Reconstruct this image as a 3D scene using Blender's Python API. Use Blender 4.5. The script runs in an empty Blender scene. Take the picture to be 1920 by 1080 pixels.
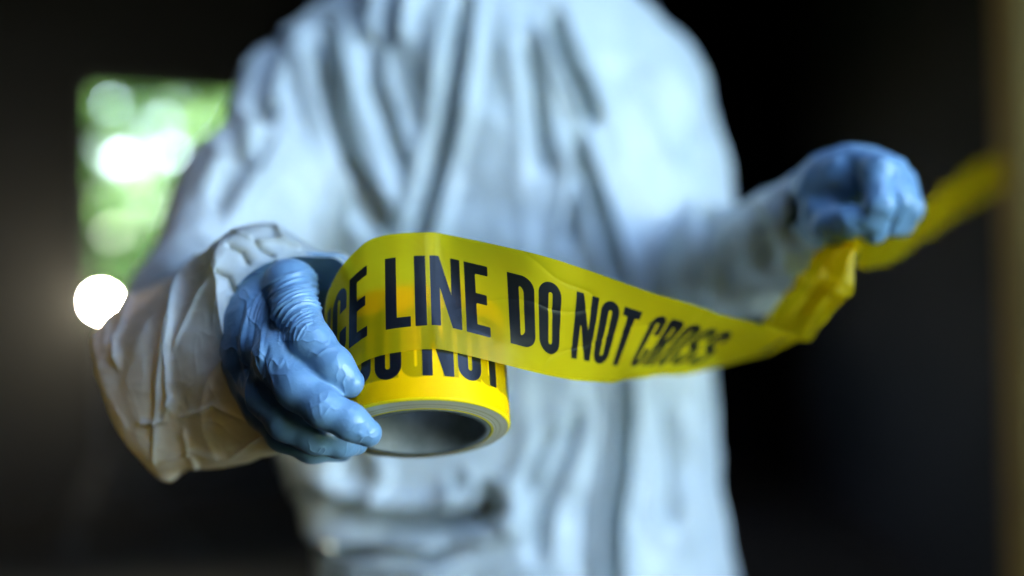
import bpy, math, random
import numpy as np
from mathutils import Vector, Matrix

# ------------------------------------------------------------------ camera, world, sun, exposure
scene = bpy.context.scene
CAM_Z = 1.15
LENS = 40.0
F = LENS / 36.0 * 1920.0
FOCUS = 0.694
HAZE = 0.00005  # density of the volume added for the lamp's glow

cam_data = bpy.data.cameras.new("camera")
cam = bpy.data.objects.new("camera", cam_data)
scene.collection.objects.link(cam)
cam.location = (0, 0, CAM_Z)
cam.rotation_euler = (math.radians(90), 0, 0)
cam_data.lens = LENS
cam_data.sensor_width = 36
cam_data.clip_start = 0.02
cam_data.clip_end = 500
cam_data.dof.use_dof = True
cam_data.dof.focus_distance = FOCUS
cam_data.dof.aperture_fstop = 1.3
scene.camera = cam

SUN_EL, SUN_AZ = math.radians(52), math.radians(-75)     # azimuth measured from +Y (behind the person) towards +X
world = bpy.data.worlds.new("World")
scene.world = world
world.use_nodes = True
wn = world.node_tree.nodes
sky = wn.new("ShaderNodeTexSky")
sky.sky_type = 'NISHITA'
sky.sun_disc = False
sky.sun_elevation = SUN_EL
sky.sun_rotation = SUN_AZ
sky.air_density = 1.0
sky.dust_density = 1.0
world.node_tree.links.new(sky.outputs[0], wn["Background"].inputs[0])
wn["Background"].inputs[1].default_value = 0.15
world.cycles.sampling_method = 'AUTOMATIC'

sun_data = bpy.data.lights.new("sun", 'SUN')
sun_data.energy = 4.0
sun_data.angle = math.radians(0.5)
sun_data.color = (1.0, 0.95, 0.86)
sun = bpy.data.objects.new("sun", sun_data)
scene.collection.objects.link(sun)
sd = Vector((math.sin(SUN_AZ) * math.cos(SUN_EL), math.cos(SUN_AZ) * math.cos(SUN_EL), math.sin(SUN_EL)))
sun.rotation_euler = sd.to_track_quat('Z', 'Y').to_euler()

scene.view_settings.view_transform = 'Standard'
scene.view_settings.look = 'None'
scene.view_settings.gamma = 1.0
scene.view_settings.use_curve_mapping = False
scene.view_settings.exposure = 4.6
scene.render.engine = 'CYCLES'
scene.cycles.use_denoising = True
scene.cycles.max_bounces = 8
scene.cycles.diffuse_bounces = 4
scene.cycles.transparent_max_bounces = 16
scene.cycles.caustics_reflective = False
scene.cycles.caustics_refractive = False
scene.cycles.sample_clamp_indirect = 6.0

# ------------------------------------------------------------------ helpers
def P(px, py, d):
    """point seen at pixel (px, py) of the 1920x1080 photograph at distance d along the view axis"""
    return np.array([(px - 960.0) / F * d, d, CAM_Z - (py - 540.0) / F * d])

def P_inv(v):
    d = v[:, 1]
    return 960 + v[:, 0] / d * F, 540 - (v[:, 2] - CAM_Z) / d * F

def mesh_from(name, verts, faces, smooth=True):
    me = bpy.data.meshes.new(name)
    verts = np.asarray(verts, dtype=np.float32)
    if isinstance(faces, np.ndarray):
        n, k = faces.shape
        me.vertices.add(len(verts)); me.vertices.foreach_set("co", verts.ravel())
        me.loops.add(n * k); me.loops.foreach_set("vertex_index", faces.astype(np.int32).ravel())
        me.polygons.add(n); me.polygons.foreach_set("loop_start", np.arange(0, n * k, k, dtype=np.int32))
        me.update(calc_edges=True)
    else:
        me.from_pydata([tuple(map(float, v)) for v in verts], [], faces)
        me.update()
    me.polygons.foreach_set("use_smooth", [smooth] * len(me.polygons))
    me.validate()
    return me

def add(name, me, mat=None, parent=None):
    o = bpy.data.objects.new(name, me)
    scene.collection.objects.link(o)
    if mat is not None and hasattr(me, 'materials') and len(me.materials) == 0:
        me.materials.append(mat)
    if parent is not None:
        o.parent = parent
        o.matrix_parent_inverse = parent.matrix_basis.inverted()
    return o

def empty(name, loc=(0, 0, 0)):
    o = bpy.data.objects.new(name, None)
    o.empty_display_size = 0.1
    o.location = loc
    scene.collection.objects.link(o)
    return o

def tag(o, label=None, cat=None, group=None, kind=None):
    if label: o["label"] = label
    if cat: o["category"] = cat
    if group: o["group"] = group
    if kind: o["kind"] = kind
    return o

def attr(me, name, arr):
    a = me.attributes.new(name, 'FLOAT', 'POINT')
    a.data.foreach_set("value", np.asarray(arr, dtype=np.float32).ravel())

class MB:
    def __init__(s): s.v = []; s.f = []
    def box(s, c, d, rz=0.0, taper=1.0):
        n = len(s.v); cx, cy, cz = c; dx, dy, dz = d[0] / 2, d[1] / 2, d[2] / 2
        for z in (-1, 1):
            k = taper if z > 0 else 1.0
            for x, y in ((-1, -1), (1, -1), (1, 1), (-1, 1)):
                X, Y = x * dx * k, y * dy * k
                s.v.append((cx + X * math.cos(rz) - Y * math.sin(rz), cy + X * math.sin(rz) + Y * math.cos(rz), cz + z * dz))
        for q in ((3, 2, 1, 0), (4, 5, 6, 7), (0, 1, 5, 4), (1, 2, 6, 5), (2, 3, 7, 6), (3, 0, 4, 7)):
            s.f.append(tuple(n + i for i in q))
        return s
    def tube(s, pts, radii, seg=12, cap=True):
        pts = [Vector(p) for p in pts]
        n0 = len(s.v)
        for i, p in enumerate(pts):
            t = (pts[min(i + 1, len(pts) - 1)] - pts[max(i - 1, 0)]).normalized()
            a = t.cross(Vector((0.13, 0.21, 0.97)))
            if a.length < 1e-3: a = t.cross(Vector((1, 0, 0)))
            a.normalize(); b = t.cross(a)
            for k in range(seg):
                w = 2 * math.pi * k / seg
                s.v.append(tuple(p + (a * math.cos(w) + b * math.sin(w)) * radii[i]))
        for i in range(len(pts) - 1):
            for k in range(seg):
                s.f.append((n0 + i * seg + k, n0 + i * seg + (k + 1) % seg, n0 + (i + 1) * seg + (k + 1) % seg, n0 + (i + 1) * seg + k))
        if cap:
            s.f.append(tuple(n0 + k for k in range(seg))[::-1])
            s.f.append(tuple(n0 + (len(pts) - 1) * seg + k for k in range(seg)))
        return s
    def build(s, name, mat, parent=None, smooth=False):
        me = mesh_from(name, s.v, s.f, smooth)
        return add(name, me, mat, parent)

# ---- materials
class NT:
    def __init__(s, name):
        s.m = bpy.data.materials.new(name); s.m.use_nodes = True
        s.t = s.m.node_tree; s.t.nodes.clear()
        s.out = s.t.nodes.new("ShaderNodeOutputMaterial")
    def n(s, typ, **kw):
        nd = s.t.nodes.new("ShaderNode" + typ)
        for k, v in kw.items(): setattr(nd, k, v)
        return nd
    def l(s, a, b): s.t.links.new(a, b)
    def math(s, op, a, b=None, clamp=False):
        nd = s.n("Math", operation=op, use_clamp=clamp)
        for i, x in enumerate((a, b)):
            if x is None: continue
            if isinstance(x, (int, float)): nd.inputs[i].default_value = x
            else: s.l(x, nd.inputs[i])
        return nd.outputs[0]
    def mix(s, fac, a, b):
        nd = s.n("Mix", data_type='RGBA')
        for sock, x in ((nd.inputs[0], fac), (nd.inputs[6], a), (nd.inputs[7], b)):
            if isinstance(x, (int, float)): sock.default_value = x
            elif isinstance(x, tuple): sock.default_value = (*x[:3], 1)
            else: s.l(x, sock)
        return nd.outputs[2]
    def noise(s, scale, detail=4, rough=0.55, coord=None, stretch=None):
        nd = s.n("TexNoise"); nd.inputs['Scale'].default_value = scale
        nd.inputs['Detail'].default_value = detail; nd.inputs['Roughness'].default_value = rough
        tc = s.n("TexCoord")
        src = tc.outputs['Object']
        if stretch:
            mp = s.n("Mapping"); mp.inputs['Scale'].default_value = stretch
            s.l(src, mp.inputs[0]); src = mp.outputs[0]
        s.l(src, nd.inputs['Vector'])
        return nd.outputs['Fac']
    def ramp(s, fac, stops):
        r = s.n("ValToRGB"); e = r.color_ramp.elements
        while len(e) > 1: e.remove(e[0])
        e[0].position = stops[0][0]; e[0].color = (*stops[0][1], 1)
        for p, c in stops[1:]:
            x = e.new(p); x.color = (*c, 1)
        s.l(fac, r.inputs[0]); return r.outputs[0]
    def principled(s, color, rough=0.5, spec=0.5, metal=0.0, bump=None, bstr=0.3, bdist=0.001):
        p = s.n("BsdfPrincipled")
        if isinstance(color, tuple): p.inputs['Base Color'].default_value = (*color[:3], 1)
        else: s.l(color, p.inputs['Base Color'])
        if isinstance(rough, (int, float)): p.inputs['Roughness'].default_value = rough
        else: s.l(rough, p.inputs['Roughness'])
        p.inputs['Specular IOR Level'].default_value = spec
        p.inputs['Metallic'].default_value = metal
        if bump is not None:
            b = s.n("Bump"); b.inputs['Strength'].default_value = bstr; b.inputs['Distance'].default_value = bdist
            s.l(bump, b.inputs['Height']); s.l(b.outputs[0], p.inputs['Normal'])
        return p
    def done(s, sh): s.l(sh, s.out.inputs[0]); return s.m

def simple(name, c1, c2, scale=8, rough=0.8, spec=0.3, metal=0.0, bdist=0.002, stretch=None, detail=6):
    k = NT(name); nz = k.noise(scale, detail, 0.6, stretch=stretch)
    col = k.ramp(nz, [(0.3, c1), (0.7, c2)])
    nz2 = k.noise(scale * 9, 4, 0.6)
    return k.done(k.principled(col, rough, spec, metal, nz2, 0.4, bdist).outputs[0])

M = {}
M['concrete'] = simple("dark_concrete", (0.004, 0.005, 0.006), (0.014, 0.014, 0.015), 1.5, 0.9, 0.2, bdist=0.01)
M['floor'] = simple("dirty_floor", (0.012, 0.011, 0.010), (0.035, 0.030, 0.024), 2.0, 0.85, 0.2, bdist=0.01)
M['wood'] = simple("weathered_post_wood", (0.12, 0.080, 0.016), (0.29, 0.20, 0.045), 5, 0.75, 0.3, stretch=(6, 6, 0.7), bdist=0.003)
M['bark'] = simple("bark", (0.05, 0.035, 0.022), (0.13, 0.10, 0.07), 6, 0.9, 0.2, stretch=(3, 3, 0.6), bdist=0.02)
M['grass'] = simple("grass", (0.03, 0.06, 0.015), (0.09, 0.13, 0.03), 3, 0.9, 0.2, bdist=0.02)
M['steel'] = simple("window_steel", (0.02, 0.022, 0.02), (0.05, 0.05, 0.045), 12, 0.6, 0.4)
M['black_metal'] = simple("lamp_housing_metal", (0.015, 0.015, 0.015), (0.03, 0.03, 0.03), 15, 0.45, 0.5)
M['boot'] = simple("black_rubber", (0.015, 0.015, 0.016), (0.03, 0.03, 0.03), 20, 0.6, 0.4)
M['skin'] = simple("skin", (0.50, 0.30, 0.21), (0.58, 0.37, 0.27), 20, 0.5, 0.4, bdist=0.0004)
M['snap'] = simple("polished_snap_metal", (0.75, 0.62, 0.38), (0.85, 0.72, 0.48), 20, 0.18, 0.5, 1.0, 0.0001)

def leaf_mat():
    k = NT("leaf")
    g = k.n("NewGeometry")
    col = k.ramp(g.outputs['Random Per Island'], [(0.0, (0.04, 0.095, 0.025)), (0.5, (0.07, 0.15, 0.04)), (1.0, (0.14, 0.22, 0.07))])
    p = k.principled(col, 0.5, 0.4)
    t = k.n("BsdfTranslucent"); k.l(k.mix(0.5, col, (0.24, 0.46, 0.12)), t.inputs[0])
    mx = k.n("MixShader"); mx.inputs[0].default_value = 0.55
    k.l(p.outputs[0], mx.inputs[1]); k.l(t.outputs[0], mx.inputs[2])
    return k.done(mx.outputs[0])
M['leaf'] = leaf_mat()

def suit_mat(name, trans, bd=0.0012, tcol=(0.80, 0.70, 0.52)):
    k = NT(name)
    nz = k.noise(22, 8, 0.62)
    nz2 = k.noise(420, 3, 0.6)
    h = k.math('ADD', nz, k.math('MULTIPLY', nz2, 0.08))
    col = k.ramp(nz, [(0.3, (0.455, 0.515, 0.52)), (0.7, (0.53, 0.59, 0.595))])
    p = k.principled(col, 0.34, 0.5, 0, h, 0.55, bd)
    t = k.n("BsdfTranslucent"); t.inputs[0].default_value = (*tcol, 1)
    mx = k.n("MixShader"); mx.inputs[0].default_value = trans
    k.l(p.outputs[0], mx.inputs[1]); k.l(t.outputs[0], mx.inputs[2])
    return k.done(mx.outputs[0])
M['suit'] = suit_mat("coverall_fabric", 0.12, 0.004)
M['sleeve'] = suit_mat("sleeve_fabric", 0.45, 0.0022, (0.56, 0.46, 0.22))

def glove_mat():
    k = NT("nitrile")
    nz = k.noise(90, 6, 0.6, stretch=(1, 1, 1))
    nz3 = k.noise(700, 3, 0.6)
    wv = k.n("TexVoronoi"); wv.feature = 'DISTANCE_TO_EDGE'; wv.inputs['Scale'].default_value = 60
    tc = k.n("TexCoord"); k.l(tc.outputs['Object'], wv.inputs['Vector'])
    h = k.math('ADD', k.math('ADD', k.math('MULTIPLY', nz, 1.0), k.math('MULTIPLY', nz3, 0.06)), 0.0)
    col = k.ramp(nz, [(0.3, (0.115, 0.225, 0.34)), (0.7, (0.15, 0.27, 0.40))])
    p = k.principled(col, 0.33, 0.5, 0, h, 0.45, 0.0012)
    p.inputs['Sheen Weight'].default_value = 0.05
    return k.done(p.outputs[0])
M['glove'] = glove_mat()

def tape_mat(name, transp, ink_gain=1.0, base=(0.95, 0.70, 0.006), ghost=False, trl=0.55):
    k = NT(name)
    a = k.n("Attribute"); a.attribute_name = "ink"
    ink = k.n("MapRange"); ink.inputs['From Min'].default_value = -0.00012; ink.inputs['From Max'].default_value = 0.00012
    ink.clamp = True
    k.l(a.outputs['Fac'], ink.inputs[0]); inkf = ink.outputs[0]      # 1 = printed
    nz = k.noise(30, 5, 0.6)
    ycol = k.ramp(nz, [(0.25, (base[0] * 0.94, base[1] * 0.93, base[2])), (0.75, base)])
    if ghost:
        g = k.n("Attribute"); g.attribute_name = "ghost"
        gm = k.n("MapRange"); gm.inputs['From Min'].default_value = -0.0005; gm.inputs['From Max'].default_value = 0.0005
        k.l(g.outputs['Fac'], gm.inputs[0])
        ycol = k.mix(k.math('MULTIPLY', gm.outputs[0], 0.75), ycol, (0.17, 0.16, 0.006))
    col = k.mix(inkf, ycol, (0.006, 0.007, 0.010))
    nb = k.noise(55, 6, 0.6)
    p = k.principled(col, 0.30, 0.22, 0, nb, 0.5, 0.0009)
    tr = k.n("BsdfTranslucent"); tr.inputs[0].default_value = (0.85, 0.62, 0.01, 1)
    tp = k.n("BsdfTransparent"); tp.inputs[0].default_value = (0.99, 0.83, 0.02, 1)
    noink = k.math('SUBTRACT', 1.0, inkf)
    m1 = k.n("MixShader"); k.l(k.math('MULTIPLY', noink, trl), m1.inputs[0])
    k.l(p.outputs[0], m1.inputs[1]); k.l(tr.outputs[0], m1.inputs[2])
    m2 = k.n("MixShader"); k.l(k.math('MULTIPLY', k.math('ADD', k.math('MULTIPLY', noink, 0.92), 0.03), transp), m2.inputs[0])
    k.l(m1.outputs[0], m2.inputs[1]); k.l(tp.outputs[0], m2.inputs[2])
    return k.done(m2.outputs[0])
M['tape'] = tape_mat("tape_film", 0.42)
M['tape_thin'] = tape_mat("tape_film_wrinkled", 0.42)
M['tape_far'] = tape_mat("tape_film_far_shaded", 0.68)  # same film, made more see-through so the far stretch looks shaded
M['tape_roll'] = tape_mat("tape_roll_side", 0.0, ghost=True, trl=0.0)
M['tape_outer'] = tape_mat("tape_outer_wrap", 0.85, trl=0.15)

def rim_mat():
    k = NT("wound_tape_edges")
    a = k.n("Attribute"); a.attribute_name = "rad"
    w = k.n("TexNoise"); w.noise_dimensions = '1D'; w.inputs['Scale'].default_value = 1100; w.inputs['Detail'].default_value = 3
    k.l(a.outputs['Fac'], w.inputs['W'])
    col = k.ramp(w.outputs['Fac'], [(0.3, (0.42, 0.37, 0.20)), (0.55, (0.62, 0.58, 0.42)), (0.75, (0.70, 0.66, 0.52))])
    # outermost windings show their yellow
    e = k.n("MapRange"); e.inputs['From Min'].default_value = 0.0548; e.inputs['From Max'].default_value = 0.0566
    k.l(a.outputs['Fac'], e.inputs[0])
    col = k.mix(e.outputs[0], col, (0.80, 0.52, 0.02))
    e2 = k.n("MapRange"); e2.inputs['From Min'].default_value = 0.0464; e2.inputs['From Max'].default_value = 0.0460
    k.l(a.outputs['Fac'], e2.inputs[0])
    col = k.mix(e2.outputs[0], col, (0.75, 0.62, 0.04))
    return k.done(k.principled(col, 0.45, 0.4, 0, w.outputs['Fac'], 0.3, 0.0004).outputs[0])
M['rim'] = rim_mat()
M['core'] = simple("grey_cardboard", (0.13, 0.15, 0.15), (0.22, 0.24, 0.24), 60, 0.55, 0.4, bdist=0.0004)
M['core_print'] = simple("core_ink", (0.01, 0.01, 0.012), (0.02, 0.02, 0.02), 60, 0.5, 0.3)

# ------------------------------------------------------------------ surface nets + distance fields
def surface_nets(f, org, h):
    nx, ny, nz = f.shape
    c = f < 0
    s = np.zeros((nx - 1, ny - 1, nz - 1), np.int8)
    for dx in (0, 1):
        for dy in (0, 1):
            for dz in (0, 1):
                s += c[dx:nx - 1 + dx, dy:ny - 1 + dy, dz:nz - 1 + dz]
    act = (s > 0) & (s < 8)
    I, J, K = np.nonzero(act)
    idx = np.full(act.shape, -1, np.int32); idx[I, J, K] = np.arange(len(I))
    acc = np.zeros((len(I), 3)); cnt = np.zeros(len(I))
    for ax in range(3):
        for u in (0, 1):
            for v in (0, 1):
                o = [0, 0, 0]; oo = [a for a in range(3) if a != ax]; o[oo[0]] = u; o[oo[1]] = v
                a = f[I + o[0], J + o[1], K + o[2]]
                e = list(o); e[ax] = 1
                b = f[I + e[0], J + e[1], K + e[2]]
                m = (a < 0) != (b < 0)
                t = np.where(m, a / np.where(m, a - b, 1), 0)
                p = np.zeros((len(I), 3)); p[:, 0] = o[0]; p[:, 1] = o[1]; p[:, 2] = o[2]; p[:, ax] = t
                acc += p * m[:, None]; cnt += m
    V = np.stack([I, J, K], 1) + acc / cnt[:, None]
    V = V * h + np.asarray(org)
    quads = []
    for ax in range(3):
        sl0 = [slice(None)] * 3; sl1 = [slice(None)] * 3
        sl0[ax] = slice(0, -1); sl1[ax] = slice(1, None)
        a = c[tuple(sl0)]; b = c[tuple(sl1)]
        i, j, k = np.nonzero(a != b)
        q = np.stack([i, j, k], 1)
        u, v = [(1, 2), (2, 0), (0, 1)][ax]
        ok = (q[:, u] > 0) & (q[:, v] > 0) & (q[:, u] < f.shape[u] - 1) & (q[:, v] < f.shape[v] - 1)
        q = q[ok]; ain = a[q[:, 0], q[:, 1], q[:, 2]]
        def cell(du, dv):
            w = q.copy(); w[:, u] -= du; w[:, v] -= dv
            return idx[w[:, 0], w[:, 1], w[:, 2]]
        Q = np.stack([cell(1, 1), cell(0, 1), cell(0, 0), cell(1, 0)], 1)
        Q[~ain] = Q[~ain][:, ::-1]
        quads.append(Q)
    return V, np.concatenate(quads)

def normals(V, Q):
    n = np.cross(V[Q[:, 2]] - V[Q[:, 0]], V[Q[:, 3]] - V[Q[:, 1]])
    N = np.zeros_like(V)
    for k in range(4):
        for a in range(3): N[:, a] += np.bincount(Q[:, k], n[:, a], len(V))
    return N / (np.linalg.norm(N, axis=1, keepdims=True) + 1e-12)

def smooth_mesh(V, Q, it=2):
    for _ in range(it):
        S = np.zeros_like(V); C = np.zeros(len(V))
        for k in range(4):
            a, b = Q[:, k], Q[:, (k + 1) % 4]
            C += np.bincount(a, minlength=len(V)) + np.bincount(b, minlength=len(V))
            for x in range(3):
                S[:, x] += np.bincount(a, V[b, x], len(V)) + np.bincount(b, V[a, x], len(V))
        V = V * 0.4 + 0.6 * S / C[:, None]
    return V

def subdivide(V, Q):
    e = np.sort(np.stack([Q, np.roll(Q, -1, 1)], 2).reshape(-1, 2), 1)
    key = e[:, 0].astype(np.int64) * len(V) + e[:, 1]
    uq, inv = np.unique(key, return_inverse=True)
    em = (V[uq // len(V)] + V[uq % len(V)]) / 2
    fc = V[Q].mean(1)
    E = inv.reshape(-1, 4) + len(V); Fi = np.arange(len(Q)) + len(V) + len(em)
    out = [np.stack([Q[:, k], E[:, k], Fi, E[:, (k + 3) % 4]], 1) for k in range(4)]
    return np.concatenate([V, em, fc]), np.concatenate(out)

def smin(a, b, k):
    h = np.clip(0.5 + 0.5 * (b - a) / k, 0, 1)
    return b + (a - b) * h - k * h * (1 - h)

def cone(G, a, b, ra, rb):
    X, Y, Z = G
    a = np.asarray(a, np.float32); b = np.asarray(b, np.float32); d = b - a
    t = ((X - a[0]) * d[0] + (Y - a[1]) * d[1] + (Z - a[2]) * d[2]) / float(d @ d)
    t = np.clip(t, 0, 1)
    return np.sqrt((X - a[0] - d[0] * t) ** 2 + (Y - a[1] - d[1] * t) ** 2 + (Z - a[2] - d[2] * t) ** 2) - (ra + (rb - ra) * t)

def chain(G, pts, radii, k=0.004):
    d = None
    for i in range(len(pts) - 1):
        e = cone(G, pts[i], pts[i + 1], radii[i], radii[i + 1])
        d = e if d is None else smin(d, e, k)
    return d

def ellipsoid(G, c, r, R=None):
    X, Y, Z = G
    p = [X - c[0], Y - c[1], Z - c[2]]
    if R is not None:
        p = [R[i][0] * p[0] + R[i][1] * p[1] + R[i][2] * p[2] for i in range(3)]
    q = np.sqrt((p[0] / r[0]) ** 2 + (p[1] / r[1]) ** 2 + (p[2] / r[2]) ** 2)
    return (q - 1) * min(r)

def grid(lo, hi, h):
    ax = [np.arange(lo[i], hi[i] + h, h, dtype=np.float32) for i in range(3)]
    return np.meshgrid(*ax, indexing='ij', sparse=True)

def sinoise(V, freq, seed, octaves=3, warp=0.0):
    """cheap smooth random field made of many plane waves"""
    r = np.random.RandomState(seed)
    out = np.zeros(len(V)); amp = 1.0; fr = freq; tot = 0
    for o in range(octaves):
        for k in range(7):
            d = r.normal(size=3); d /= np.linalg.norm(d)
            out += amp * np.sin(V @ (d * fr * 6.283) + r.uniform(0, 6.28)) / 2.6
        tot += amp; amp *= 0.5; fr *= 2.03
    return out / tot

def polydist(x, y, pts, widths=None):
    """distance to a polyline in the plane and parameter along it"""
    best = np.full(x.shape, 1e9); tt = np.zeros(x.shape)
    n = len(pts) - 1
    for i in range(n):
        ax, ay = pts[i]; bx, by = pts[i + 1]
        dx, dy = bx - ax, by - ay
        t = np.clip(((x - ax) * dx + (y - ay) * dy) / (dx * dx + dy * dy), 0, 1)
        d = np.hypot(x - ax - dx * t, y - ay - dy * t)
        m = d < best
        best = np.where(m, d, best); tt = np.where(m, (i + t) / n, tt)
    return best, tt

def catmull(P0, t, closed=False):
    """P0 (n, k) control values, t array in [0, n-1] (open) or [0, n) (closed)"""
    P0 = np.asarray(P0, float); n = len(P0)
    i = np.floor(t).astype(int)
    if not closed: i = np.clip(i, 0, n - 2)
    u = (t - i)[:, None]
    g = (lambda j: P0[j % n]) if closed else (lambda j: P0[np.clip(j, 0, n - 1)])
    a, b, c, d = g(i - 1), g(i), g(i + 1), g(i + 2)
    return 0.5 * ((2 * b) + (-a + c) * u + (2 * a - 5 * b + 4 * c - d) * u ** 2 + (-a + 3 * b - 3 * c + d) * u ** 3)

# ------------------------------------------------------------------ the building
TH = math.radians(22)
ex = np.array([math.cos(TH), math.sin(TH), 0.0])
win_c = P(300, 340, 6.1)
def wallpt(s, z, n=0.0):          # s metres along the back wall from the window's middle, n towards the outside
    return (win_c[0] + ex[0] * s - ex[1] * n, win_c[1] + ex[1] * s + ex[0] * n, z)
H = 3.4
def wall_box(s0, s1, z0, z1, name='back_wall', mb=None, th=0.25):
    own = mb is None
    mb = mb or MB()
    c = wallpt((s0 + s1) / 2, (z0 + z1) / 2, th / 2)
    mb.box(c, (s1 - s0, th, z1 - z0), TH)
    return mb
WS0, WS1 = -0.37, 0.83
WZ0, WZ1 = 0.92, CAM_Z + (540 - 158) / F * 6.1
S_L = (-4.6 - win_c[0]) / ex[0]; S_R = (2.6 - win_c[0]) / ex[0]
mb = MB()
wall_box(S_L, WS0, 0, H, mb=mb); wall_box(WS1, S_R, 0, H, mb=mb)
wall_box(WS0, WS1, 0, WZ0, mb=mb); wall_box(WS0, WS1, WZ1, H, mb=mb)
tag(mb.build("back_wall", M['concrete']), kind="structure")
yl = wallpt(S_L, 0)[1]; yr = wallpt(S_R, 0)[1]
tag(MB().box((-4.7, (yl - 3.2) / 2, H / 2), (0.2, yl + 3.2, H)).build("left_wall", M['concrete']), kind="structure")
# right wall with an added, unseen opening, sized and placed to let the key daylight in
OY0, OY1, OZ0, OZ1 = -1.9, 0.5, 0.7, 3.32
RX = 1.65
mb = MB()
mb.box((RX + .1, (OY1 + yr) / 2, H / 2), (0.2, yr - OY1, H))
mb.box((RX + .1, (OY0 - 3.2) / 2, H / 2), (0.2, OY0 + 3.2, H))
mb.box((RX + .1, (OY0 + OY1) / 2, OZ0 / 2), (0.2, OY1 - OY0, OZ0))
mb.box((RX + .1, (OY0 + OY1) / 2, (OZ1 + H) / 2), (0.2, OY1 - OY0, H - OZ1))
tag(mb.build("right_wall", M['concrete']), kind="structure")
tag(MB().box((-1.5, -3.3, H / 2), (6.6, 0.2, H)).build("front_wall", M['concrete']), kind="structure")
# ceiling and floor follow the slanted back wall
def slab(z0, z1, name, mat):
    pl = wallpt(S_L, 0, .25); pr = wallpt(S_R, 0, .25)
    pts = [(-4.8, -3.4), (RX + .2, -3.4), (RX + .2, wallpt((RX + .2 - win_c[0]) / ex[0], 0, .3)[1] + .1), (-4.8, pl[1] - .05)]
    v = [(x, y, z0) for x, y in pts] + [(x, y, z1) for x, y in pts]
    f = [(3, 2, 1, 0), (4, 5, 6, 7), (0, 1, 5, 4), (1, 2, 6, 5), (2, 3, 7, 6), (3, 0, 4, 7)]
    return tag(add(name, mesh_from(name, v, f, False), mat), kind="structure")
# roof with an added, unseen opening, cut to drop daylight on the person from above
BX0, BX1, BY0, BY1 = 0.25, 1.6, -1.3, 0.5
mb = MB()
def rbox(x0, x1, y0, y1): mb.box(((x0 + x1) / 2, (y0 + y1) / 2, H + .12), (x1 - x0, y1 - y0, .23))
rbox(-4.9, BX0, -3.5, 9.3); rbox(BX1, RX + .3, -3.5, 9.3); rbox(BX0, BX1, -3.5, BY0); rbox(BX0, BX1, BY1, 9.3)
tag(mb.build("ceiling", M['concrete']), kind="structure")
slab(-0.15, -0.003, "floor", M['floor'])

# steel window frame standing in the opening
wroot = empty("steel_window", wallpt((WS0 + WS1) / 2, WZ0, .1))
wroot.rotation_euler = (0, 0, 0)
tag(wroot, "tall steel framed window in the dark wall, green leaves beyond", "window")
mb = MB()
for s in (WS0 + .02, WS1 - .02): mb.box(wallpt(s, (WZ0 + WZ1) / 2, .1), (.04, .05, WZ1 - WZ0 - .004), TH)
for z in (WZ0 + .022, WZ1 - .022): mb.box(wallpt((WS0 + WS1) / 2, z, .1), (WS1 - WS0 - .084, .05, .04), TH)
mb.build("frame", M['steel'], wroot)
for py in (252, 352, 452):
    z = CAM_Z + (540 - py) / F * 6.1
    MB().box(wallpt((WS0 + WS1) / 2, z, .1), (WS1 - WS0 - .086, .03, .03), TH).build("glazing_bar", M['steel'], wroot)
MB().box(wallpt((WS0 + WS1) / 2 - .02, (WZ0 + WZ1) / 2, .155), (.03, .03, WZ1 - WZ0 - .09), TH).build("mullion", M['steel'], wroot)

# ground outside
gm = mesh_from("ground", [(-40, -40, -.16), (40, -40, -.16), (40, 50, -.16), (-40, 50, -.16)], [(0, 1, 2, 3)], False)
tag(add("ground", gm, M['grass']), kind="structure")

# trees beyond the window
def tree(x, y, h, cr, seed, label, nleaf=6500, leaf=0.085):
    rnd = np.random.RandomState(seed)
    root = empty("broadleaf_tree", (x, y, -.16)); tag(root, label, "tree", "trees outside the window")
    mb = MB()
    lean = rnd.uniform(-.3, .3, 2)
    pts = [(x + lean[0] * t, y + lean[1] * t, -.16 + h * .8 * t) for t in (0, .25, .5, .75, 1)]
    mb.tube(pts, [.16, .13, .10, .07, .03], 10)
    cl = []
    for i in range(16):
        t = rnd.uniform(.18, .95); a = rnd.uniform(0, 6.28); r = cr * rnd.uniform(.5, .95) * (1.1 - .5 * abs(t - .5))
        s = Vector(pts[0]).lerp(Vector(pts[-1]), t)
        e = s + Vector((math.cos(a) * r, math.sin(a) * r, rnd.uniform(.1, .8)))
        mb.tube([s, s.lerp(e, .5) + Vector((0, 0, .1)), e], [.045, .028, .012], 6)
        cl += [e, s.lerp(e, .6)]
    mb.build("trunk", M['bark'], root, True)
    cl = np.array([tuple(c) for c in cl])
    ci = rnd.randint(0, len(cl), nleaf)
    p = cl[ci] + rnd.normal(size=(nleaf, 3)) * np.array([.42, .42, .34])
    u = rnd.normal(size=(nleaf, 3)); u /= np.linalg.norm(u, axis=1)[:, None]
    w = np.cross(u, rnd.normal(size=(nleaf, 3))); w /= np.linalg.norm(w, axis=1)[:, None]
    L = leaf * rnd.uniform(.6, 1.3, (nleaf, 1))
    gx = 960 + p[:, 0] / p[:, 1] * F; gy = 540 - (p[:, 2] - CAM_Z) / p[:, 1] * F      # gaps where the sky shows between the boughs
    keep = np.ones(nleaf, bool)
    for ax, ay, ar in ((205, 190, 12), (222, 292, 15), (212, 440, 14)):
        keep &= np.hypot(gx - ax, gy - ay) > ar
    p, u, w, L = p[keep], u[keep], w[keep], L[keep]; nleaf = len(p)
    V = np.stack([p - u * L, p + w * L * .45, p + u * L, p - w * L * .45], 1).reshape(-1, 3)
    Q = np.arange(nleaf * 4).reshape(-1, 4)
    add("crown", mesh_from("crown", V, Q, False), M['leaf'], root)
tree(-3.55, 9.6, 4.6, 1.35, 5, "leafy tree outside, seen through the left side of window")
tree(-1.7, 10.6, 5.0, 1.3, 8, "leafy tree outside, seen through the window beside the shoulder")
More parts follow.
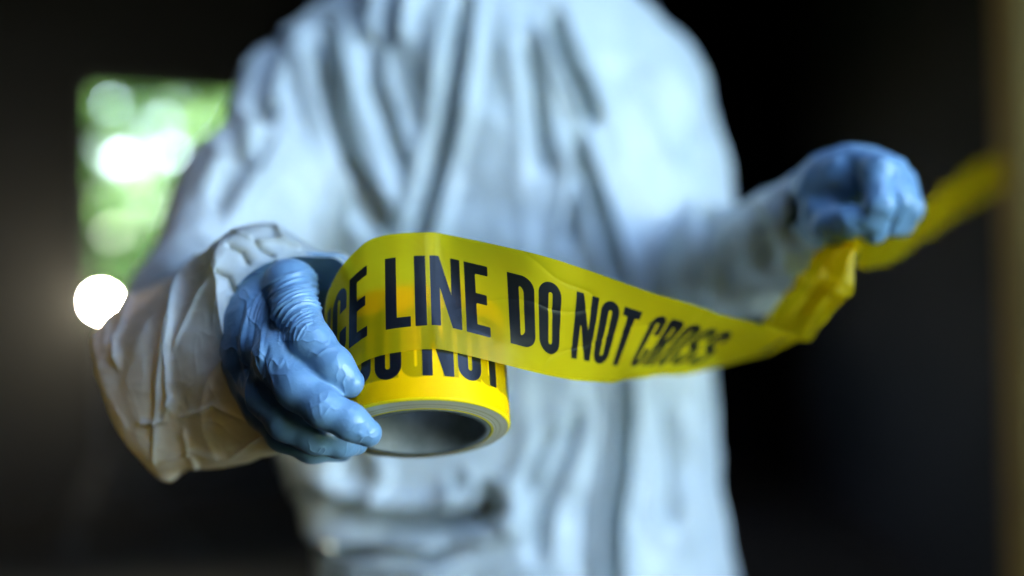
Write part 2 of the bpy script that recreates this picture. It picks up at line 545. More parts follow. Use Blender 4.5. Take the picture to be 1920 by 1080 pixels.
tree(-4.9, 13.2, 5.4, 1.5, 11, "taller tree behind the others outside the window")
tree(-2.6, 14.6, 6.0, 1.6, 21, "farthest tree seen small through the window")
tree(-0.9, 13.4, 5.6, 1.5, 31, "tree outside hidden mostly behind the white coverall")

# ------------------------------------------------------------------ work lamp behind the sleeve
lp = P(190, 566, 4.6)
lroot = empty("work_lamp", (lp[0], lp[1], 0)); tag(lroot, "glaring work lamp shining from behind the white sleeve cuff", "lamp")
aim = (Vector((-.72, .9, 1.10)) - Vector(lp)).normalized()
k = NT("lamp_lens"); em = k.n("Emission"); em.inputs[0].default_value = (1.0, .93, .74, 1); em.inputs[1].default_value = 160
M['lens'] = k.done(em.outputs[0])
lv = Vector(lp)
MB().tube([lv - aim * .10, lv - aim * .09, lv - aim * .02, lv - aim * .004], [.03, .05, .058, .060], 24).build("housing", M['black_metal'], lroot, True)
MB().tube([lv - aim * .003, lv], [.026, .026], 24).build("lens", M['lens'], lroot)
MB().tube([(lp[0], lp[1] + .03, lp[2] - .06), (lp[0], lp[1] + .03, .55), (lp[0], lp[1] + .03, .25)], [.012, .014, .014], 10).build("pole", M['black_metal'], lroot, True)
for a in (0.4, 2.5, 4.6):
    MB().tube([(lp[0], lp[1] + .03, .5), (lp[0] + .38 * math.cos(a), lp[1] + .03 + .38 * math.sin(a), 0.01)], [.009, .009], 8).build("leg", M['black_metal'], lroot, True)
ld = bpy.data.lights.new("lamp_beam", 'SPOT'); ld.energy = 420; ld.color = (1, .86, .62); ld.spot_size = math.radians(16.5); ld.spot_blend = .12; ld.shadow_soft_size = .04
lo = bpy.data.objects.new("lamp_beam", ld); scene.collection.objects.link(lo)
lo.location = lv + aim * .02; lo.rotation_euler = (-aim).to_track_quat('Z', 'Y').to_euler()
lo.parent = lroot; lo.matrix_parent_inverse = Matrix.Translation(lroot.location).inverted()

# ------------------------------------------------------------------ post at the right edge
pt = P(1905, 540, 2.05)
proot = empty("wooden_post", (pt[0], pt[1], 0)); tag(proot, "blurred upright wooden post at the right edge holding the far tape end", "post")
mb = MB(); mb.v = []; 
lean = 0.018
px_, py_ = pt[0] + .055, pt[1]
vv = []
for z, r in ((0, .085), (.6, .083), (1.2, .08), (2.2, .08), (3.39, .08)):
    off = (1.15 - z) * lean * 1.6
    for k_ in range(12):
        a = 2 * math.pi * k_ / 12 + .2
        sq = r / max(abs(math.cos(a)), abs(math.sin(a))) * .82
        sq = min(sq, r * 1.08)
        vv.append((px_ + off + sq * math.cos(a), py_ + sq * math.sin(a), z))
ff = [(i * 12 + j, i * 12 + (j + 1) % 12, (i + 1) * 12 + (j + 1) % 12, (i + 1) * 12 + j) for i in range(4) for j in range(12)]
ff += [tuple(range(12))[::-1], tuple(range(48, 60))]
add("timber", mesh_from("timber", vv, ff, False), M['wood'], proot)

# ------------------------------------------------------------------ condensed lettering as signed distances
GH = 0.0455           # cap height
ST = 0.0072           # stem
AR = 0.0066           # arm thickness
def sd_poly(x, y, pts):
    pts = np.asarray(pts, float); n = len(pts)
    d = np.full(x.shape, 1e9); s = np.ones(x.shape)
    for i in range(n):
        a = pts[i]; b = pts[i - 1]
        e0, e1 = b[0] - a[0], b[1] - a[1]
        wx, wy = x - a[0], y - a[1]
        t = np.clip((wx * e0 + wy * e1) / (e0 * e0 + e1 * e1 + 1e-20), 0, 1)
        d = np.minimum(d, (wx - e0 * t) ** 2 + (wy - e1 * t) ** 2)
        c1 = y >= a[1]; c2 = y < b[1]; c3 = e0 * wy > e1 * wx
        flip = (c1 & c2 & c3) | (~c1 & ~c2 & ~c3)
        s = np.where(flip, -s, s)
    return s * np.sqrt(d)
def rrect(x, y, x0, y0, x1, y1, r):
    cx, cy = (x0 + x1) / 2, (y0 + y1) / 2
    qx = np.abs(x - cx) - (x1 - x0) / 2 + r; qy = np.abs(y - cy) - (y1 - y0) / 2 + r
    return np.hypot(np.maximum(qx, 0), np.maximum(qy, 0)) + np.minimum(np.maximum(qx, qy), 0) - r
def rect(x, y, x0, y0, x1, y1): return rrect(x, y, x0, y0, x1, y1, 0)
def ring(x, y, x0, y0, x1, y1, st=ST, ar=AR):
    w = x1 - x0
    return np.maximum(rrect(x, y, x0, y0, x1, y1, w * .5), -rrect(x, y, x0 + st, y0 + ar, x1 - st, y1 - ar, (w - 2 * st) * .5))
def glyph(ch, x, y):
    H_ = GH; mn = np.minimum; mx = np.maximum
    if ch == 'L': return mn(rect(x, y, 0, 0, ST, H_), rect(x, y, 0, 0, .0158, AR)), .0158
    if ch == 'I': return rect(x, y, 0, 0, ST, H_), ST
    if ch == 'E':
        d = rect(x, y, 0, 0, ST, H_)
        for a, b, w in ((0, AR, .0155), (H_ - AR, H_, .0155), (H_ * .44, H_ * .44 + AR, .0142)): d = mn(d, rect(x, y, 0, a, w, b))
        return d, .0155
    if ch == 'N':
        W = .0195; s = .0062
        d = mn(rect(x, y, 0, 0, s, H_), rect(x, y, W - s, 0, W, H_))
        return mn(d, sd_poly(x, y, [(0, H_), (s, H_), (W, 0), (W - s, 0)])), W
    if ch == 'T':
        W = .0165
        return mn(rect(x, y, (W - ST) / 2, 0, (W + ST) / 2, H_), rect(x, y, 0, H_ - AR, W, H_)), W
    W = .0172
    if ch == 'O': return ring(x, y, 0, -.0006, W, H_ + .0006), W
    if ch == 'D':
        o = mx(rrect(x, y, -W, 0, W, H_, .0085), -x)
        i = mx(rrect(x, y, -W, AR, W - ST, H_ - AR, .0045), ST - x)
        return mx(o, -i), W
    if ch == 'C':
        g = rect(x, y, W * .5, H_ * .37, W + .01, H_ * .63)
        return mx(ring(x, y, 0, -.0006, W, H_ + .0006), -g), W
    if ch in 'PR':
        b = H_ * .44
        o = mx(rrect(x, y, -W, b, W, H_, .0078), -x)
        i = mx(rrect(x, y, -W, b + AR, W - ST, H_ - AR, .004), ST - x)
        d = mn(mx(o, -i), rect(x, y, 0, 0, ST, H_))
        if ch == 'R': d = mn(d, sd_poly(x, y, [(ST * .9, b + AR), (W - .0085, b + AR * .9), (W - .003, b + .004), (W + .0004, 0), (W - ST - .0004, 0), (W - ST - .002, b)]))
        return d, W
    if ch == 'S':
        m = H_ / 2
        t = ring(x, y, 0, m - AR / 2, W, H_ + .0006); t = mx(t, -rect(x, y, W * .5, m - .01 + AR * .2 + .0145 - .0005, W + .01, H_ * .70))
        t = mx(t, -rect(x, y, W * .5, m - AR, W + .01, H_ * .69))
        u = ring(x, y, 0, -.0006, W, m + AR / 2); u = mx(u, -rect(x, y, -.01, H_ * .31, W * .5, m + AR))
        dg = sd_poly(x, y, [(0.0006, H_ * .66), (.0010, H_ * .56), (W * .45, m - AR * .62), (W - .0008, H_ * .34), (W - .0008, H_ * .44), (W * .55, m + AR * .62)])
        return mn(mn(t, u), dg), W
    return None, .013
PHRASE = "POLICE LINE DO NOT CROSS      "
def layout():
    out = []; x = 0
    for ch in PHRASE:
        if ch == ' ': x += .0098; continue
        _, w = glyph(ch, np.array([0.]), np.array([0.]))
        out.append((ch, x, w)); x += w + .0026
    return out, x
LAY, PERIOD = layout()
WT = 0.076
def letter_x(phr_index):      # start of the phrase's n-th non-blank letter
    return LAY[phr_index][1]
def ink_field(s, v, s0, base=0.0148):
    """s metres along the tape, v metres up from the lower edge; positive inside a letter"""
    u = s - s0; out = np.full(s.shape, -.01)
    k0 = int(math.floor(u.min() / PERIOD)) - 1; k1 = int(math.ceil(u.max() / PERIOD)) + 1
    for k in range(k0, k1):
        for ch, x0, w in LAY:
            a = x0 + k * PERIOD
            m = (u > a - .003) & (u < a + w + .003)
            if not m.any(): continue
            d, _ = glyph(ch, u[m] - a, v[m] - base)
            out[m] = np.maximum(out[m], -d)
    return out

# ------------------------------------------------------------------ tape roll
TILT = math.radians(26)
RC = P(789, 808, 0.722)                       # middle of the lower face
axis = np.array([0.0, math.sin(TILT), math.cos(TILT)])
fy = np.array([0.0, -math.cos(TILT), math.sin(TILT)])   # towards the camera, in the face plane
fx = np.array([1.0, 0, 0])
roll_a = math.radians(3.5)                    # lean in the picture plane: right side up
fx, axis = fx * math.cos(roll_a) + axis * math.sin(roll_a), axis * math.cos(roll_a) - fx * math.sin(roll_a)
R_OUT, R_CORE, R_HOLE = 0.0568, 0.0447, 0.0392
DISH = 0.0020
def cyl(th, r, h):     # th = 0 faces the camera, growing to the picture's right
    th = np.asarray(th)[..., None]; h = np.asarray(h)[..., None]; r = np.asarray(r)[..., None]
    return RC + (fx * np.sin(th) + fy * np.cos(th)) * r + axis * h

def grid_faces(nu, nv, wrap=False):
    i = np.arange(nu - (0 if wrap else 1)); j = np.arange(nv - 1)
    I, J = np.meshgrid(i, j, indexing='ij'); I2 = (I + 1) % nu
    return np.stack([I * nv + J, I2 * nv + J, I2 * nv + J + 1, I * nv + J + 1], -1).reshape(-1, 4)

troot = empty("caution_tape_roll", tuple(RC)); tag(troot, "roll of yellow caution tape with black lettering held in the nearer glove", "tape")
# body of wound tape, with rounded lower lip
nu = 900
th = np.linspace(-math.pi, math.pi, nu, endpoint=False)
prof = [(R_OUT - .0016, 0.0), (R_OUT - .0007, .0004), (R_OUT - .0001, .0014)] + [(R_OUT, z) for z in np.linspace(.003, WT - .003, 140)] + [(R_OUT - .0004, WT - .0008), (R_OUT - .0016, WT)]
prof = np.array(prof); nv = len(prof)
TT, RR = np.meshgrid(th, prof[:, 0], indexing='ij'); _, HH = np.meshgrid(th, prof[:, 1], indexing='ij')
me = mesh_from("wound_tape", cyl(TT, RR, HH).reshape(-1, 3), grid_faces(nu, nv, True))
S_ = (TT * R_OUT).ravel(); V_ = HH.ravel()
NOT0 = LAY[12][1]; 
# letters: P0 O1 L2 I3 C4 E5 | L6 I7 N8 E9 | D10 O11 | N12 O13 T14 | C15 ..
def th_at(px, r=R_OUT):  # angle on the roll's side whose generatrix appears near this column, mid height
    t = np.linspace(-1.5, 1.5, 3001); q = cyl(t, np.full(t.shape, r), np.full(t.shape, .03)); X = 960 + q[:, 0] / q[:, 1] * F
    return float(t[np.argmin(np.abs(X - px))])
sN = th_at(791) * R_OUT - LAY[12][1]
attr(me, "ink", np.full(len(S_), -.01))
gh = np.maximum(ink_field(S_, V_, sN - .034), ink_field(S_, V_, sN - PERIOD * .43 + .006)); gh = np.maximum(gh, ink_field(S_, V_, sN + .0165))
attr(me, "ghost", gh)
add("wound_tape", me, M['tape_roll'], troot)
# outermost winding, a film just proud of the roll
nu2, nv2 = 900, 150
th2 = np.linspace(-math.pi * .99, math.pi * .99, nu2); hv = np.linspace(.0012, WT - .001, nv2)
TT, HH = np.meshgrid(th2, hv, indexing='ij')
me = mesh_from("outer_winding", cyl(TT, np.full(TT.shape, R_OUT + .00035), HH).reshape(-1, 3), grid_faces(nu2, nv2))
attr(me, "ink", ink_field((TT * R_OUT).ravel(), HH.ravel(), sN))
add("outer_winding", me, M['tape_outer'], troot)
# lower and upper annulus
def annulus(name, r0, r1, h, mat, n=256, m=24, flip=False):
    th = np.linspace(-math.pi, math.pi, n, endpoint=False); rr = np.linspace(r0, r1, m)
    T2, R2 = np.meshgrid(th, rr, indexing='ij')
    Hh = np.full(T2.shape, h) - (DISH if h < .01 else 0) * (R_OUT - R2) / (R_OUT - R_CORE) + (-.0003 * np.sin(R2 * 9000) * .3 if mat is M['rim'] else 0)
    me = mesh_from(name, cyl(T2, R2, Hh).reshape(-1, 3), grid_faces(n, m, True))
    attr(me, "rad", R2.ravel())
    return add(name, me, mat, troot)
annulus("wound_edge", R_CORE + .0002, R_OUT - .0014, 0.0001, M['rim'])
annulus("wound_edge", R_CORE + .0002, R_OUT - .0014, WT - .0001, M['rim'])
# cardboard core: one closed tube profile
prof = np.array([(R_CORE, .0009 - DISH), (R_CORE - .0006, .0002 - DISH), (R_HOLE + .0006, .0002 - DISH), (R_HOLE, .001 - DISH), (R_HOLE, .02), (R_HOLE, .04), (R_HOLE, WT - .001), (R_HOLE + .0006, WT - .0002), (R_CORE - .0006, WT - .0002), (R_CORE, WT - .0009)])
TT, RR = np.meshgrid(th[::4], prof[:, 0], indexing='ij'); _, HH = np.meshgrid(th[::4], prof[:, 1], indexing='ij')
add("cardboard_core", mesh_from("cardboard_core", cyl(TT, RR, HH).reshape(-1, 3), grid_faces(len(th[::4]), len(prof), True)), M['core'], troot)
# small print on the inner wall of the core (far side), as dark blocks of type
rs = np.random.RandomState(4); vs = []; fs = []
a = math.pi - .95
while a < math.pi + .9:
    w = rs.choice([.035, .05, .07, .025]); hh = .0052
    if rs.rand() < .85:
        n = len(vs); r = R_HOLE - .0002
        for (t, h_) in ((a, .0275), (a + w, .0275), (a + w, .0275 + hh), (a, .0275 + hh)):
            vs.append(cyl(np.array(t), np.array(r), np.array(h_)))
        fs.append((n, n + 1, n + 2, n + 3))
    a += w + (.02 if rs.rand() < .7 else .07)
add("core_print", mesh_from("core_print", np.array(vs), fs, False), M['core_print'], troot)

# ------------------------------------------------------------------ loose strip pulled off the roll
# stations: top edge (px,py) and lower edge (px,py); the distances are solved so that the film keeps its true width
ST_ = [ # tx, ty, td, bx, by, sign(+1 lower edge farther)
    (560, 505, .775, 560, 700, 0),
]
def solve_low(top, bx, by, far=True):
    r = P(bx, by, 1.0) - np.array([0, 0, CAM_Z]); c = np.array([0, 0, CAM_Z]) - top
    A = r @ r; B = 2 * r @ c; C = c @ c - WT * WT
    D = B * B - 4 * A * C
    if D < 0: return c * 0 + np.array([0, 0, CAM_Z]) + r * (-B / (2 * A))
    d = (-B + (1 if far else -1) * math.sqrt(D)) / (2 * A)
    return np.array([0, 0, CAM_Z]) + r * d
stations = []
OFF = 0.0275                       # how far the loose turn has slid up the roll
def on_roll(t, r, dh0, dh1=None):
    return cyl(np.array(t), np.array(r), np.array(dh0)), cyl(np.array(t), np.array(r if dh1 is None else r), np.array(dh0 + WT))
# far side, behind the glove, then round the left and over the front
for t, r, up, rh, uh in ((-2.9, .060, .009, .060, .009), (-2.45, .061, .009, .0605, .010), (-2.0, .0620, .010, .0610, .008), (-1.62, .0622, .012, .0608, .006), (-1.25, .0618, .016, .0608, .0125),
                      (-.9, .0606, .0215, .0596, .0235), (-.6, .0594, .0270, .0590, .0315), (-.43, .0586, .0295, .0586, .0352), (-.2, .0582, .0305, .0582, .0358), (.15, .0580, .0315, .0580, .0358), (.42, .0588, .0305, .0588, .0352)):
    stations.append((cyl(np.array(t), np.array(rh), np.array(uh + WT)), cyl(np.array(t), np.array(r), np.array(up))))
# free part, heading right and away while it turns over
free = [(1000, 475, .6985, 1006, 699), (1100, 506, .716, 1078, 713), (1195, 539, .739, 1135, 716), (1280, 566, .768, 1180, 713),
        (1360, 590, .801, 1240, 706), (1435, 613, .832, 1330, 692), (1500, 631, .858, 1440, 662)]
for tx, ty, td, bx, by in free:
    tp_ = P(tx, ty, td)
    stations.append((tp_, solve_low(tp_, bx, by, True)))
def ribbon(stations, name, mat, parent, s_anchor=None, nper=46, nv=96, wr=0.0, seed=3, bow=0.0):
    T = np.array([s[0] for s in stations]); B = np.array([s[1] for s in stations])
    n = len(T); t = np.linspace(0, n - 1, (n - 1) * nper + 1)
    Tt = catmull(T, t); Bt = catmull(B, t)
    mid = (Tt + Bt) / 2
    s = np.concatenate([[0], np.cumsum(np.linalg.norm(np.diff(mid, axis=0), axis=1))])
    v = np.linspace(0, 1, nv)
    Pt = Bt[:, None, :] * (1 - v)[None, :, None] + Tt[:, None, :] * v[None, :, None]
    S = np.repeat(s[:, None], nv, 1); V = np.repeat(v[None] * WT, len(s), 0)
    Q = grid_faces(len(s), nv)
    flat = Pt.reshape(-1, 3)
    N = normals(flat, Q)
    return flat, Q, N, S.ravel(), V.ravel(), s, mid, t
flat, Q, N, S, V, s, mid, t = ribbon(stations, "strip", None, None, nper=60, nv=150)
X = 960 + mid[:, 0] / mid[:, 1] * F
front = (t > 6.5)
sL = float(np.interp(722, X[front], s[front]))
flow = np.clip((S - np.interp(10, t, s)) / .08, 0, 1)
flat = flat + N * ((.0014 * sinoise(flat, 11, 3, 2) * flow) - .0006 * np.exp(-np.abs(sinoise(flat * np.array([.35, .35, 1]), 16, 33, 2)) / .1) * np.clip(flow + .15, 0, 1))[:, None]
me = mesh_from("loose_strip", flat, Q)
attr(me, "ink", ink_field(S, V, sL - LAY[6][1]))
strip = add("loose_strip", me, M['tape'], troot)
# twisted continuation up to the far glove: gathered, creased film
top_e = stations[-1][0]; low_e = stations[-1][1]
g2 = [
    (P(1506, 634, .858), P(1455, 658, .885)),
    (P(1521, 640, .856), P(1428, 606, .886)),
    (P(1552, 596, .850), P(1450, 575, .884)),
    (P(1588, 552, .828), P(1492, 525, .872)),
    (P(1604, 500, .836), P(1535, 472, .868)),
    (P(1620, 440, .842), P(1578, 425, .862)),
    (P(1626, 398, .848), P(1598, 395, .860)),
]
T = np.array([a for a, b in g2]); B = np.array([b for a, b in g2]); n = len(T)
t = np.linspace(0, n - 1, 200); Tt = catmull(T, t); Bt = catmull(B, t)
nv = 90; v = np.linspace(0, 1, nv)
Pt = Bt[:, None] * (1 - v)[None, :, None] + Tt[:, None] * v[None, :, None]
mid = (Tt + Bt) / 2; s2 = np.concatenate([[0], np.cumsum(np.linalg.norm(np.diff(mid, axis=0), axis=1))])
flat = Pt.reshape(-1, 3); Q = grid_faces(200, nv); N = normals(flat, Q)
gather = np.repeat(np.clip((t - 0.6) / 2.5, 0, 1)[:, None], nv, 1).ravel()
vv_ = np.repeat(v[None], 200, 0).ravel(); ss = np.repeat(s2[:, None], nv, 1).ravel()
flat = flat + N * (.0055 * gather * np.sin(vv_ * 17 + 3 * np.sin(ss * 30)) + .0030 * gather * sinoise(flat, 35, 9, 3))[:, None]
me = mesh_from("gathered_strip", flat, Q)
attr(me, "ink", np.full(len(ss), -.01))
add("gathered_strip", me, M['tape_thin'], troot)
# stretch from the far glove to the post
g3 = [(P(1608, 425, .850), P(1600, 498, .862)), (P(1690, 415, .94), P(1650, 500, .97)), (P(1760, 358, 1.2), P(1750, 437, 1.25)), (P(1830, 308, 1.6), P(1828, 385, 1.66)), (P(1885, 282, 1.96), P(1890, 352, 2.0))]
T = np.array([a for a, b in g3]); B = np.array([b for a, b in g3])
t = np.linspace(0, 4, 160); Tt = catmull(T, t); Bt = catmull(B, t); nv = 40; v = np.linspace(0, 1, nv)
flat = (Bt[:, None] * (1 - v)[None, :, None] + Tt[:, None] * v[None, :, None]).reshape(-1, 3); Q = grid_faces(160, nv); N = normals(flat, Q)
mid = (Tt + Bt) / 2; s3 = np.concatenate([[0], np.cumsum(np.linalg.norm(np.diff(mid, axis=0), axis=1))])
flat = flat + N * (.004 * sinoise(flat, 9, 12, 2))[:, None]
me = mesh_from("far_strip", flat, Q)
attr(me, "ink", np.full(len(flat), -.01))
add("far_strip", me, M['tape_far'], troot)

# ------------------------------------------------------------------ the person
person = empty("person", (0.02, 1.33, 0)); tag(person, "person in white hooded coverall and blue gloves unrolling yellow caution tape", "person")
D0 = 1.32
def Pd(px, py, d=D0): return P(px, py, d)
# torso outline read at the body's distance: row -> (left, right)
rows = np.array([(-330, 930, 1000), (-250, 880, 1040), (-150, 760, 1110), (-60, 690, 1170), (0, 665, 1185), (100, 625, 1235), (200, 600, 1275), (300, 585, 1305), (400, 570, 1325), (500, 560, 1328), (700, 535, 1343), (850, 528, 1350), (930, 562, 1352), (985, 600, 1356), (1080, 598, 1356), (1250, 590, 1354), (1400, 600, 1345), (1500, 610, 1330)], float)
zc = CAM_Z - (rows[:, 0] - 540) / F * D0
xl = (rows[:, 1] - 960) / F * D0; xr = (rows[:, 2] - 960) / F * D0
hh = 0.006
G = grid((-.62, .80, 0.0), (.56, 1.62, 1.86), hh)
Zr = G[2].ravel()
o_ = np.argsort(zc)
XL = np.interp(Zr, zc[o_], xl[o_]).astype(np.float32)[None, None, :]; XR = np.interp(Zr, zc[o_], xr[o_]).astype(np.float32)[None, None, :]
cx = (XL + XR) / 2; a_ = (XR - XL) / 2
dep = np.interp(Zr, [.5, .85, 1.0, 1.2, 1.4, 1.5, 1.6], [.13, .145, .13, .145, .14, .11, .06]).astype(np.float32)[None, None, :]
qx = np.abs((G[0] - cx) / a_); qy = np.abs((G[1] - 1.33) / dep)
body = ((qx ** 2.5 + qy ** 2.5) ** (1 / 2.5) - 1) * np.minimum(a_, dep)
zlo, zhi = .62, 1.60
body = np.maximum(body, np.maximum(zlo - G[2], G[2] - zhi))
# legs
for sx in (-1, 1):
    hipx = .045 + sx * .10
    leg = chain(G, [(hipx, 1.34, .78), (hipx + sx * .03, 1.32, .45), (hipx + sx * .045, 1.35, .13)], [.11, .098, .085], .03)
    body = smin(body, leg, .04)
# arms
body = smin(body, chain(G, [Pd(672, 112), Pd(600, 190, 1.31), Pd(472, 390, 1.20), Pd(378, 570, 1.08)], [.072, .082, .076, .064], .03), .025)
body = smin(body, chain(G, [Pd(370, 590, 1.07), P(430, 620, .95), P(500, 630, .86)], [.060, .050, .040], .02), .025)
body = smin(body, chain(G, [Pd(1150, 100), Pd(1206, 185, 1.34), Pd(1250, 330, 1.33), Pd(1290, 460, 1.30)], [.066, .068, .066, .066], .03), .015)
body = smin(body, chain(G, [Pd(1292, 520, 1.28), P(1415, 492, 1.11), P(1522, 398, .955)], [.066, .052, .038], .015), .008)
# hood
hd = P(930, -255, 1.30)
body = smin(body, ellipsoid(G, hd, (.105, .125, .14)), .03)
body = smin(body, cone(G, (hd[0], 1.34, 1.42), (hd[0], 1.33, 1.58), .09, .07), .03)
# face opening carved out of the hood
body = np.maximum(body, -ellipsoid(G, (hd[0], hd[1] - .115, hd[2] - .005), (.068, .06, .095)))
Vb, Qb = surface_nets(body.astype(np.float32), (-.62, .80, 0.0), hh)
Vb = smooth_mesh(Vb, Qb, 2)
Vb, Qb = subdivide(Vb, Qb); Vb = smooth_mesh(Vb, Qb, 1)
Nb = normals(Vb, Qb)
# folds: drawn on the front of the cloth as valleys that run where the photograph's do
px, py = P_inv(Vb)
frontw = np.clip(-Nb[:, 1] * 1.6 + .25, 0, 1)
disp = np.zeros(len(Vb))
def valley(pts, w, depth, ridge=.45, off=1.7):
    global disp
    d, tt = polydist(px, py, pts)
    e = np.clip(np.minimum(tt, 1 - tt) * 5, 0, 1) ** .7
    disp += frontw * e * (-depth * 2.1 * np.exp(-(d / (w * .85)) ** 1.2) + depth * 1.9 * ridge * np.exp(-((d - w * off) / (w * .9)) ** 2))
for v_ in [
    ([(600, 40), (612, 120), (632, 220), (650, 300), (690, 380), (720, 440)], 24, .024),
    ([(750, -40), (738, 20), (728, 90)], 16, .020),
    ([(700, 60), (705, 160), (735, 250), (760, 330)], 14, .008),
    ([(870, -20), (858, 90), (842, 220), (815, 330), (790, 430), (770, 520)], 17, .016),
    ([(1030, 20), (1052, 90), (1090, 170), (1115, 240)], 15, .013),
    ([(985, 70), (1000, 160), (1012, 260), (1018, 330)], 18, .008),
    ([(1075, 250), (1092, 310), (1120, 390), (1150, 490), (1165, 560)], 15, .013),
    ([(1080, 300), (1075, 380), (1060, 470)], 12, .008),
    ([(1160, 640), (1168, 760), (1160, 880), (1146, 960), (1142, 1060), (1150, 1120)], 13, .016),
    ([(430, 250), (455, 300), (440, 350), (400, 400)], 18, .014),
    ([(500, 250), (470, 320), (400, 370)], 15, .010),
    ([(520, 60), (500, 130), (480, 200), (520, 230)], 18, .010),
    ([(560, 920), (620, 955), (720, 985), (830, 985), (920, 962), (945, 925)], 22, .024),
    ([(900, 900), (905, 945), (890, 985)], 26, .018),
    ([(600, 1035), (700, 1030), (800, 1045), (900, 1010)], 18, .012),
    ([(700, 860), (680, 920), (660, 960)], 16, .010),
    ([(850, 880), (870, 930), (850, 970)], 12, .010),
    ([(1040, 800), (1000, 880), (985, 940)], 16, .008),
    ([(1090, 760), (1050, 860), (1010, 960), (1000, 1060)], 18, .008),
    ([(1250, 760), (1262, 880), (1255, 1000)], 22, .006),
    ([(1330, 380), (1322, 460), (1318, 560)], 16, .020),
    ([(1400, 370), (1430, 440), (1440, 520)], 18, .008),
    ([(1200, 120), (1250, 200), (1290, 300)], 22, .006),
    ([(620, 760), (660, 860), (640, 930)], 24, .010),
]: valley(*v_)
sc = np.array([1.0, 1.0, .38])
disp += .0050 * np.exp(-np.abs(sinoise(Vb * np.array([1, 1, .35]), 4.2, 61, 1)) / .14) + .0016 * np.exp(-np.abs(sinoise(Vb * np.array([1, 1, .7]), 9, 62, 2)) / .14)
disp += .0030 * sinoise(Vb * sc, 4.0, 41, 1) + .0022 * sinoise(Vb * np.array([1, 1, .6]), 15, 42, 2)
Vb = Vb + Nb * disp[:, None]
add("coverall", mesh_from("coverall", Vb, Qb), M['suit'], person)
# head inside the hood
hh2 = .004
lo_ = hd - np.array([.11, .15, .17]); hi_ = hd + np.array([.11, .12, .15]); G = grid(lo_, hi_, hh2)
f = ellipsoid(G, (hd[0], hd[1] - .015, hd[2]), (.075, .098, .118))
f = smin(f, ellipsoid(G, (hd[0], hd[1] - .075, hd[2] - .075), (.038, .032, .035)), .03)        # chin and jaw
f = smin(f, cone(G, (hd[0], hd[1] - .105, hd[2] + .012), (hd[0], hd[1] - .124, hd[2] - .024), .007, .012), .012)   # nose
f = smin(f, ellipsoid(G, (hd[0], hd[1] - .105, hd[2] - .055), (.022, .010, .007)), .008)       # lips
for sx in (-1, 1):
    f = np.maximum(f, -ellipsoid(G, (hd[0] + sx * .030, hd[1] - .117, hd[2] + .010), (.017, .012, .010)) + .001)
    f = smin(f, ellipsoid(G, (hd[0] + sx * .030, hd[1] - .100, hd[2] + .010), (.012, .012, .012)), .003)
    f = smin(f, cone(G, (hd[0] + sx * .014, hd[1] - .112, hd[2] + .030), (hd[0] + sx * .046, hd[1] - .098, hd[2] + .030), .006, .004), .008)
Vh, Qh = surface_nets(np.ascontiguousarray(f), lo_, hh2)
Vh = smooth_mesh(Vh, Qh, 2)
add("head", mesh_from("head", Vh, Qh), M['skin'], person)
for sx in (-1, 1):
    bx = .045 + sx * .16
    h3 = .006; lo_ = np.array([bx - .08, 1.12, -.01]); G = grid(lo_, (bx + .08, 1.48, .2), h3)
    f = chain(G, [(bx, 1.37, .16), (bx, 1.38, .05)], [.062, .055], .02)
    f = smin(f, chain(G, [(bx, 1.38, .045), (bx, 1.22, .038)], [.050, .045], .02), .03)
    f = np.maximum(f, .002 - G[2])
    Vh, Qh = surface_nets(np.ascontiguousarray(f), lo_, h3)
    add("boot", mesh_from("boot", Vh, Qh), M['boot'], person)
# small metal snap on the coverall's left side
sp = P(612, 1027, 1.215)
h4 = .001
lo_ = sp - .012; G = grid(lo_, sp + .012, h4)
f = ellipsoid(G, sp, (.007, .005, .007))
Vh, Qh = surface_nets(np.ascontiguousarray(f), lo_, h4)
add("snap_button", mesh_from("snap_button", Vh, Qh), M['snap'], person)

# ---- near sleeve: an open, baggy tube of thin film-like cloth
RG = [
 [(424,585,.738),(446,532,.742),(505,490,.752),(590,478,.767),(652,498,.777),(672,620,.782),(640,760,.772),(575,832,.757),(520,846,.742),(482,792,.732),(446,705,.727),(424,640,.730)],
 [(392,492,.742),(420,444,.757),(510,419,.780),(600,463,.800),(658,490,.810),(668,620,.820),(622,770,.810),(562,832,.800),(505,856,.772),(446,812,.745),(412,705,.736),(390,590,.738)],
 [(350,502,.790),(404,456,.822),(500,432,.850),(590,474,.860),(640,530,.870),(640,640,.880),(590,760,.870),(500,822,.850),(404,882,.797),(352,828,.767),(322,700,.752),(322,590,.758)],
 [(296,548,.850),(345,508,.882),(430,475,.905),(520,490,.920),(560,560,.930),(560,660,.930),(520,750,.920),(440,820,.890),(322,897,.800),(256,835,.772),(226,715,.768),(242,610,.785)],
 [(236,562,.900),(275,548,.930),(370,540,.950),(440,540,.960),(470,600,.960),(470,680,.950),(430,760,.930),(370,820,.900),(305,893,.835),(205,775,.800),(165,650,.808),(204,592,.860)],
 [(264,580,.980),(290,556,1.00),(350,550,1.02),(400,530,1.04),(420,590,1.04),(410,660,1.02),(370,710,1.0),(320,740,.97),(260,742,.93),(225,700,.92),(222,655,.92),(236,605,.95)],
 [(275,575,1.05),(300,565,1.06),(340,560,1.07),(380,540,1.08),(395,590,1.09),(385,640,1.08),(355,670,1.06),(315,680,1.04),(275,670,1.02),(262,640,1.01),(255,615,1.01),(262,590,1.03)],
]
nu, nv = 900, 460
RGa = np.array([[P(*p) for p in r] for r in RG])        # (rings, 12, 3)
tu = np.linspace(0, 12, nu, endpoint=False); tv = np.linspace(0, len(RG) - 1, nv)
A = np.stack([catmull(r, tu, True) for r in RGa])       # rings, nu, 3
A = catmull(A.reshape(len(RG), -1), tv).reshape(nv, nu, 3)
A = A.transpose(1, 0, 2)
